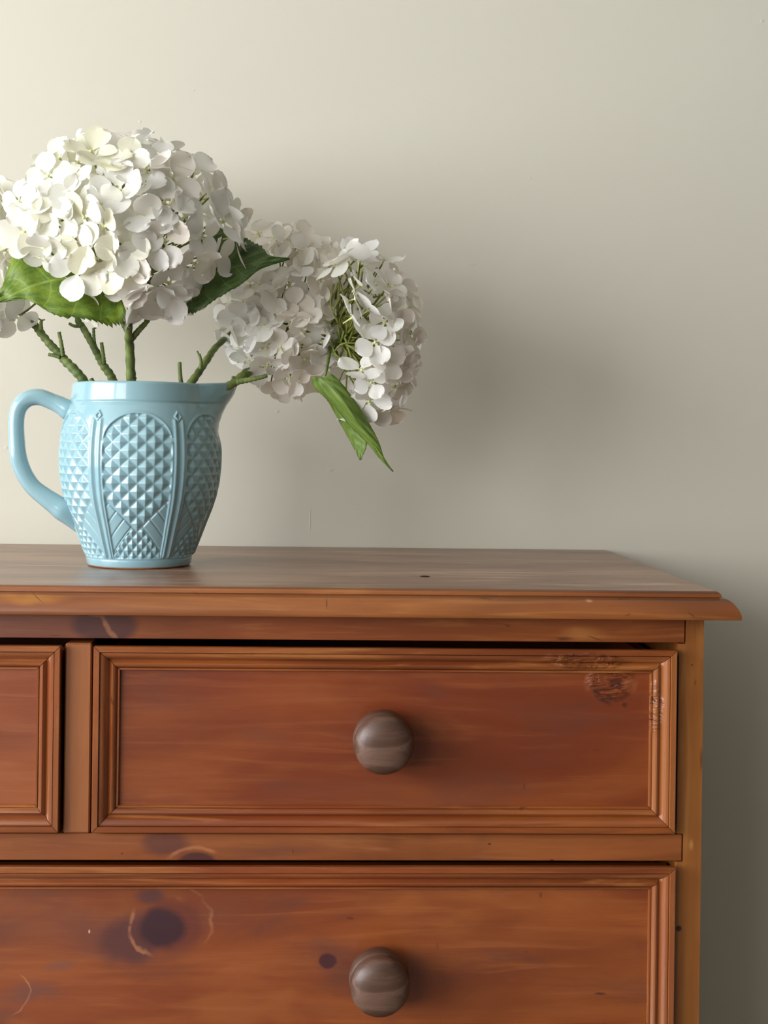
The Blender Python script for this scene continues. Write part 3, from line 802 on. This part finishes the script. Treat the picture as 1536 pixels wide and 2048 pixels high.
def head(root, cpx, cpy, Yc, rx, ry, rz, hand, nfill, seed, mat_at, axis=(0, -1, .2), cone=-0.35, gaps=(), spacing=.0215, stem_end=None, size=1.0, jit=.32, closed=0.0):
    """cpx,cpy: centre in pixels, Yc its distance plane; rx, ry(depth), rz: radii in metres"""
    rnd = random.Random(seed)
    c = at(cpx, cpy, Yc); Rv = Vector((rx, ry, rz)); ax = Vector(axis).normalized()
    items = []
    def to_px(p):
        d = p - CAM; z = d.dot(fwd)
        return 768 + SX + F * d.dot(right) / z, 1024 + SY - F * d.dot(upv) / z
    def surf_n(p):
        d = p - c; return Vector((d.x / rx ** 2, d.y / ry ** 2, d.z / rz ** 2)).normalized()
    for h in hand:
        px, py = h[0], h[1]
        o, d = ray(px, py)
        oo = Vector(((o.x - c.x) / rx, (o.y - c.y) / ry, (o.z - c.z) / rz)); dd = Vector((d.x / rx, d.y / ry, d.z / rz))
        A = dd.dot(dd); B = 2 * oo.dot(dd); Cc = oo.dot(oo) - 1; disc = B * B - 4 * A * Cc
        t = (-B - math.sqrt(disc)) / (2 * A) if disc > 0 else -B / (2 * A)
        p = o + d * t
        if disc <= 0:
            q = Vector(((p.x - c.x) / rx, (p.y - c.y) / ry, (p.z - c.z) / rz)).normalized()
            p = p
        items.append((p, surf_n(p), True, h[2] if len(h) > 2 else None))
    N = nfill * 14
    cand = []
    for i in range(N):
        z = 1 - 2 * (i + .5) / N; th = i * 2.399963 + seed; r_ = math.sqrt(1 - z * z)
        cand.append(Vector((r_ * math.cos(th), r_ * math.sin(th), z)))
    rnd.shuffle(cand)
    cnt = 0
    for dv in cand:
        if cnt >= nfill: break
        if dv.dot(ax) < cone: continue
        rad = rnd.uniform(.90, 1.03)
        p = c + Vector((dv.x * rx, dv.y * ry, dv.z * rz)) * rad
        if any((p - it[0]).length < spacing for it in items): continue
        px, py = to_px(p)
        if dv.y < 0.1 and any((px - g[0]) ** 2 + (py - g[1]) ** 2 < g[2] ** 2 for g in gaps): continue
        items.append((p, surf_n(p), False, None)); cnt += 1
    ped = MB()
    core = c - ax * (0.55 * min(rx, rz))
    if stem_end is not None: core = stem_end
    for i, (p, n_, hnd_, nv) in enumerate(items):
        jn = (n_ + Vector((rnd.uniform(-1, 1), rnd.uniform(-1, 1), rnd.uniform(-1, 1))) * jit).normalized()
        if nv is not None: jn = Vector(nv).normalized()
        px, py = to_px(p)
        floret(root, p, jn, mat_at(px, py, rnd), size * rnd.uniform(.92, 1.12), closed, None, rnd)
        q0 = core + Vector((rnd.uniform(-1, 1), rnd.uniform(-1, 1), rnd.uniform(-1, 1))) * .006
        q2 = p - jn * .004 * size; mid = (q0 * .45 + q2 * .55) - jn * .008 + Vector((rnd.uniform(-1, 1), rnd.uniform(-1, 1), rnd.uniform(-1, 1))) * .006
        cur = spline([tuple(q0), tuple(mid), tuple(q2)], 7)
        ped.tube(cur, [.0013, .0011, .0010, .0009, .0008, .0008, .0008], 5, False)
        if i % 2 == 0:      # small unopened buds and side stalks fill the dome
            e = mid + (p - mid) * rnd.uniform(.3, .8) + Vector((rnd.uniform(-1, 1), rnd.uniform(-1, 1), rnd.uniform(-1, 1))) * .010
            ped.tube([mid, (mid + e) / 2 + Vector((0, 0, .002)), e], [.0008, .0007, .0007], 5, False)
            ped.tube([e, e + (e - mid).normalized() * .0012, e + (e - mid).normalized() * .0024], [.0010, .0016, .0006], 6, True)
    o = ped.build('flower_stalks', G_PED, root, True); o['kind'] = 'stuff'
    return c

def leaf(root, mid, upe, lowe, mat, seed=1, serr=.07, waves=9, ripple=.0015, name='leaf', nst=57, fold=0.0):
    """mid/upe/lowe: same number of (px, py, Y) stations from base to tip"""
    def conv(l):
        s_ = spline(l, nst)
        return [at(a, b, y) for (a, b, y) in s_]
    Mi, U, Lo = conv(mid), conv(upe), conv(lowe)
    nc = 5; vs = []; uvs = []
    for i in range(nst):
        t = i / (nst - 1)
        saw = ((t * waves * 2) % 1.0)
        k = 1 + serr * (saw - .6) * (1 if .03 < t < .97 else 0)
        row = []
        for j in range(-nc, nc + 1):
            s_ = abs(j) / nc; E = U[i] if j > 0 else Lo[i]
            kk = k if abs(j) == nc else 1
            p = Mi[i].lerp(E, s_ * kk)
            bulge = math.sin(math.pi * s_) * ripple * math.sin(2 * math.pi * (t * 5.5 - s_ * 1.5) + seed)
            p = p + Vector((0, -1, 0)) * (bulge - fold * s_ * math.sin(math.pi * t))
            vs.append(p); uvs.append((t, j / nc))
    W_ = 2 * nc + 1
    fs = [(i * W_ + j, i * W_ + j + 1, (i + 1) * W_ + j + 1, (i + 1) * W_ + j) for i in range(nst - 1) for j in range(W_ - 1)]
    o = link(name, mesh(name, vs, fs, True, mat, uvs), root)
    md = o.modifiers.new('thick', 'SOLIDIFY'); md.thickness = .0005; md.offset = 0
    return o

def stem(root, paths, seed):
    """paths: lists of (px, py, Y, radius px)"""
    m = MB(); rnd = random.Random(seed)
    for path in paths:
        n = max(8, len(path) * 7); sp_ = spline(path, n)
        pts = [at(a, b, y) for (a, b, y, r_) in sp_]
        rad = [r_ * S * (1 + .10 * math.sin(i * 1.9 + seed) + rnd.uniform(-.05, .05)) for i, (a, b, y, r_) in enumerate(sp_)]
        m.tube(pts, rad, 10, True, .04, rnd)
    return fix_normals(m.build('stem', G_STEM, root, True))

JY = JB.y
foot_pts = [(235, 1105), (255, 1108), (275, 1110), (300, 1108), (315, 1104)]
def top_thing(label, grp='hydrangea stems in the blue jug', i=0):
    x = foot_pts[i]; p = at(x[0], x[1], JY); p.z = TZ + .02
    o = empty('hydrangea_stem', p); tag(o, label, 'flower', grp); return o

def mat_main(px, py, rnd):
    if px < 250: return P_CREAM if rnd.random() < .8 else P_WHITE
    return P_WHITE if rnd.random() < .7 else P_BLUSH

# 1: the big head in front, straight stem
h1 = top_thing('largest cream-white hydrangea head, straight stem rising from the middle of the jug', i=2)
stem(h1, [[(275, 1110, JY, 9), (270, 950, JY, 9), (264, 860, JY, 9), (262, 772, JY - .03, 9.3), (260, 700, JY - .045, 8.5), (257, 655, JY - .06, 7.5), (262, 610, JY - .065, 6.5), (265, 560, JY - .07, 6)],
          [(259, 668, JY - .05, 7), (248, 650, JY - .055, 5.5), (238, 628, JY - .055, 4.5)], [(262, 680, JY - .05, 6), (278, 660, JY - .055, 5.5), (292, 645, JY - .06, 5), (306, 622, JY - .062, 4.5)],
          [(263, 765, JY - .034, 7.5), (266, 755, JY - .034, 6.5), (262, 745, JY - .034, 5)]], 3)
Z1 = lambda x, y: (x / 3.072, 240 + y / 3.072)
hand1 = [Z1(*q) for q in [(650, 265), (300, 345), (450, 360), (370, 240), (760, 240), (900, 300), (1190, 310), (125, 500), (465, 480), (220, 560), (360, 620),
         (520, 600), (690, 540), (640, 660), (1010, 745), (1130, 600), (1235, 715), (1310, 470), (1400, 580), (770, 935), (620, 930), (1035, 1000),
         (880, 1060), (780, 1010), (1000, 1090), (900, 1120), (1080, 1080), (290, 790), (510, 800), (1330, 830), (1440, 720), (260, 690), (1190, 880), (900, 620), (840, 560), (1010, 520), (870, 400), (1090, 1120), (760, 790),
         (560, 200), (1000, 230), (480, 920), (350, 480), (740, 440), (880, 820)]]
c1 = head(h1, 250, 458, JY - .075, .089, .062, .072, hand1, 44, 5, mat_main, (0, -1, .45), -.45,
          gaps=[(203, 385, 24), (372, 395, 30), (240, 505, 20), (300, 530, 14), (300, 385, 14)], stem_end=at(262, 570, JY - .06), size=1.06, jit=.42)
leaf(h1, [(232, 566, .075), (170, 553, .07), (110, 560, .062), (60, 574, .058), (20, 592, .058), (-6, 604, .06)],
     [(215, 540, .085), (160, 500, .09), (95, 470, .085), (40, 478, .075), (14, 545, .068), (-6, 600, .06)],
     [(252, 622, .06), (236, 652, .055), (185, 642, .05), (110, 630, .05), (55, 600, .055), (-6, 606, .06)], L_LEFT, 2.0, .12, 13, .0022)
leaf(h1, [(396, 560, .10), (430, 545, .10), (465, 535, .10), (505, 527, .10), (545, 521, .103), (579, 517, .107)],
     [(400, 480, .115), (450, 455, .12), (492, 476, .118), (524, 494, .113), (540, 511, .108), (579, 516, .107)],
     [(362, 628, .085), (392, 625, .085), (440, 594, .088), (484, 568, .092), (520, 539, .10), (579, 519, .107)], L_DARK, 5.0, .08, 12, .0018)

# 2: head to the right of it, above the spout
h2 = top_thing('white hydrangea head between the largest head and the drooping one at the right', i=3)
stem(h2, [[(300, 1108, JY, 8), (330, 950, JY, 8), (362, 830, JY - .02, 8), (377, 776, JY - .03, 8.5), (395, 748, JY - .02, 7.5), (415, 718, JY - .005, 7), (434, 692, JY + .012, 6.5), (480, 655, JY + .045, 5), (530, 640, JY + .05, 5)],
          [(401, 738, JY - .03, 4), (402, 722, JY - .03, 3.2), (398, 708, JY - .03, 3)], [(402, 718, JY - .03, 2.4), (394, 702, JY - .03, 1.8)]], 4)
Z2 = lambda x, y: (400 + x / 3.339, 430 + y / 3.339)
hand2 = [Z2(*q) for q in [(290, 690), (330, 775), (255, 860), (330, 960), (335, 475), (400, 470), (500, 450), (540, 570), (640, 620), (690, 780), (600, 730), (700, 620), (780, 640),
         (850, 560), (850, 720), (690, 1075), (640, 900), (450, 1000), (540, 880), (600, 1090), (780, 960), (600, 190), (500, 160), (390, 130), (660, 260), (720, 350), (800, 430), (620, 350),
         (590, 470), (460, 600), (440, 870), (820, 850), (700, 960), (430, 740), (290, 580)]]
c2 = head(h2, 572, 622, JY + .045, .060, .055, .078, hand2, 36, 11, lambda a, b, r_: P_BLUSH if (a > 560 or b < 560) and r_.random() < .75 else P_WHITE,
          (0.25, -1, .2), -.5, gaps=[(597, 548, 13), (545, 672, 18), (570, 700, 10)], stem_end=at(555, 660, JY + .045), size=.96, jit=.5)

# 3: the drooping head at the far right, seen from its side
h3 = top_thing('drooping white hydrangea head furthest right, green stalks showing and leaf hanging below', i=4)
stem(h3, [[(315, 1104, JY, 8), (350, 950, JY, 8), (395, 840, JY, 8), (440, 785, JY - .005, 8.5), (470, 764, JY, 9), (497, 744, JY + .01, 9), (540, 725, JY + .025, 7), (600, 705, JY + .03, 5.5), (655, 690, JY + .02, 5), (700, 672, JY, 5)],
          [(474, 764, JY - .004, 6.5), (496, 760, JY - .006, 5.5), (520, 755, JY - .008, 4.5), (534, 751, JY - .009, 4.2)], [(468, 763, JY, 5), (466, 753, JY - .002, 3)],
          [(655, 690, JY + .02, 4), (672, 712, JY + .0, 3.4), (700, 745, JY - .01, 3.2), (718, 772, JY - .01, 3)], [(660, 700, JY + .01, 3.4), (655, 730, JY - .01, 3), (650, 752, JY - .015, 2.6)]], 6)
hand3 = [Z2(*q) + ((nv,) if nv else ()) for q, nv in [((1170, 850), (.15, -1, .0)), ((1145, 1120), (-.1, -1, .1)), ((1290, 1150), (.5, -.8, 0)), ((1225, 1260), (.0, -1, -.4)), ((985, 300), (-.5, -.2, 1)),
         ((1060, 320), (.1, .1, 1)), ((1170, 470), (.6, -.3, .6)), ((1260, 480), None), ((1120, 640), (.7, -.1, .5)), ((1290, 650), None), ((1390, 620), None), ((1330, 740), None), ((1400, 790), None),
         ((1400, 880), None), ((1370, 960), None), ((1390, 1040), None), ((1300, 1010), (.6, -.8, .1)), ((1270, 1290), (.3, -.4, -1)), ((1340, 1160), None), ((1230, 720), (.2, -1, .3)), ((1240, 960), (.5, -.8, .1)),
         ((1130, 1240), (-.2, -.8, -.6)), ((1080, 1040), (0, -.6, .8)), ((1340, 1080), None), ((1060, 480), (.8, -.2, .6)), ((905, 340), (-.4, -.7, .9)), ((1035, 560), (.9, -.15, .3)), ((1010, 690), (.8, -.2, .5))]]
c3 = head(h3, 712, 660, JY - .01, .054, .058, .073, hand3, 34, 23, lambda a, b, r_: P_BLUSH if a > 770 and r_.random() < .8 else P_WHITE, (1, .25, .05), -.05,
          gaps=[(695, 600, 45), (690, 660, 45), (700, 720, 35), (680, 560, 20)], stem_end=at(690, 680, JY - .005), size=.9, jit=.35)
# extra bare green stalks on the near side of that head
m = MB(); r_ = random.Random(5)
for i in range(44):
    a = at(r_.uniform(662, 700), r_.uniform(640, 720), JY - .0 + r_.uniform(-.01, .02))
    ang = r_.uniform(-1.1, 1.15); ln = r_.uniform(.022, .045)
    b = a + Vector((math.cos(ang) * ln, r_.uniform(-.012, .02), math.sin(ang) * ln)); mi = (a + b) / 2 + Vector((-.004, -.002, .005 * r_.uniform(-1, 1)))
    m.tube(spline([tuple(a), tuple(mi), tuple(b)], 6), [.0011, .001, .0009, .0008, .0008, .0008], 5, True)
    m.tube([b, b + (b - mi).normalized() * .0015, b + (b - mi).normalized() * .003], [.0009, .0016, .0006], 6, True)
for i in range(18):
    a = at(r_.uniform(668, 700), r_.uniform(590, 660), JY - .0 + r_.uniform(-.01, .02)); ang = r_.uniform(.9, 1.9); ln = r_.uniform(.018, .042)
    b = a + Vector((math.cos(ang) * ln, r_.uniform(-.012, .01), math.sin(ang) * ln)); mi = (a + b) / 2 + Vector((-.005, -.002, 0))
    m.tube(spline([tuple(a), tuple(mi), tuple(b)], 6), [.0011, .001, .0009, .0008, .0008, .0008], 5, True)
    m.tube([b, b + (b - mi).normalized() * .0015, b + (b - mi).normalized() * .003], [.0009, .0016, .0006], 6, True)
o = m.build('flower_stalks', G_PED, h3, True); o['kind'] = 'stuff'
YL = JY - .03
lf = leaf(h3, [(640, 756, YL), (662, 775, YL - .004), (692, 812, YL - .008), (716, 848, YL - .006), (742, 880, YL - .004), (765, 914, YL), (786, 943, YL)],
     [(664, 748, YL), (682, 765, YL), (712, 805, YL), (733, 838, YL), (757, 882, YL - .002), (768, 915, YL), (787, 943, YL)],
     [(625, 752, YL + .002), (628, 774, YL + .006), (668, 812, YL + .006), (697, 848, YL + .006), (736, 888, YL + .004), (760, 918, YL + .002), (785, 943, YL)], L_HANG, 1.0, .05, 9, .0015)
leaf(h3, [(655, 796, YL + .012), (678, 826, YL + .014), (698, 860, YL + .015), (713, 890, YL + .015), (720, 920, YL + .015)],
     [(668, 800, YL + .008), (700, 830, YL + .008), (726, 862, YL + .008), (734, 888, YL + .008), (722, 920, YL + .014)],
     [(652, 797, YL + .014), (669, 826, YL + .018), (690, 864, YL + .02), (708, 897, YL + .018), (719, 920, YL + .016)], L_HANG, 3.0, .05, 7, .001)

# 4: the head leaning out of the picture at the left
h4 = top_thing('cream hydrangea head cut off by the left edge, behind the left leaf', i=0)
stem(h4, [[(235, 1105, JY, 8), (225, 950, JY, 8), (200, 840, JY, 8), (176, 776, JY, 9), (154, 745, JY, 9.5), (131, 722, JY + .003, 9), (117, 706, JY + .005, 8.5), (98, 686, JY + .006, 8), (80, 664, JY + .008, 7.8), (64, 645, JY + .01, 7.5), (20, 610, JY + .04, 6), (-50, 560, JY + .04, 6)],
          [(176, 772, JY - .002, 7), (184, 764, JY - .002, 5.5), (182, 757, JY - .002, 4)],
          [(126, 712, JY, 5), (123, 690, JY, 4), (118, 664, JY, 3.6)], [(120, 714, JY, 4.5), (108, 711, JY, 3.8), (97, 709, JY, 3.4)],
          [(82, 660, JY, 5), (82, 648, JY, 3.6), (83, 640, JY, 3.2)], [(83, 641, JY, 2.2), (77, 637, JY, 1.2)], [(83, 641, JY, 2), (90, 639, JY, 1.2)], [(44, 628, JY, 2.4), (58, 618, JY - .005, 2), (70, 608, JY - .01, 2)]], 8)
hand4 = [(8, 392), (12, 440), (28, 468), (8, 500), (15, 545), (5, 600), (30, 633, (.15, -1, .1)), (-30, 420), (-25, 480), (-40, 600), (0, 415)]
head(h4, -62, 520, JY + .0, .055, .05, .066, hand4, 40, 31, lambda a, b, r_: P_CREAM if b < 560 else P_WHITE, (0, -1, .3), -.6, stem_end=at(-60, 560, JY), size=1.05, jit=.3)

# 5: the head behind the largest one
h5 = top_thing('pale hydrangea head mostly hidden behind the largest head, showing at its top', i=1)
stem(h5, [[(255, 1108, JY, 8), (250, 950, JY + .02, 8), (238, 840, JY + .03, 8), (229, 776, JY + .03, 8.5), (222, 752, JY + .03, 9), (205, 728, JY + .03, 8), (194, 706, JY + .03, 7.5), (180, 680, JY + .03, 7.5), (166, 655, JY + .03, 7), (155, 632, JY + .03, 6.5), (165, 560, JY + .05, 6), (200, 470, JY + .06, 5.5)],
          [(208, 728, JY + .028, 5), (206, 708, JY + .028, 4), (203, 685, JY + .028, 3.6)], [(190, 694, JY + .03, 4), (188, 676, JY + .03, 3.2), (187, 656, JY + .03, 2.8)],
          [(187, 657, JY + .03, 2), (193, 656, JY + .03, 1.2)], [(158, 652, JY + .03, 4), (148, 652, JY + .03, 3.4), (138, 647, JY + .03, 3)]], 9)
hand5 = [(185, 275), (240, 288), (280, 290), (215, 300), (150, 300), (330, 310)]
head(h5, 232, 388, JY + .065, .060, .045, .050, hand5, 40, 41, lambda a, b, r_: P_BLUSH if r_.random() < .5 else P_WHITE, (0, -.2, 1), -.5, stem_end=at(215, 430, JY + .065), size=.98, jit=.4)
# the bare cut twig beside stem two
m = MB(); p_ = [(366, 780, JY - .03, 6), (362, 764, JY - .03, 4.4), (360, 745, JY - .03, 4), (359, 724, JY - .03, 3.8)]
pts = [at(a, b, y) for a, b, y, r_ in spline(p_, 12)]; m.tube(pts, [r_ * S for a, b, y, r_ in spline(p_, 12)], 9, True, .04, rng)
fix_normals(m.build('twig', G_STEM, h2, True))
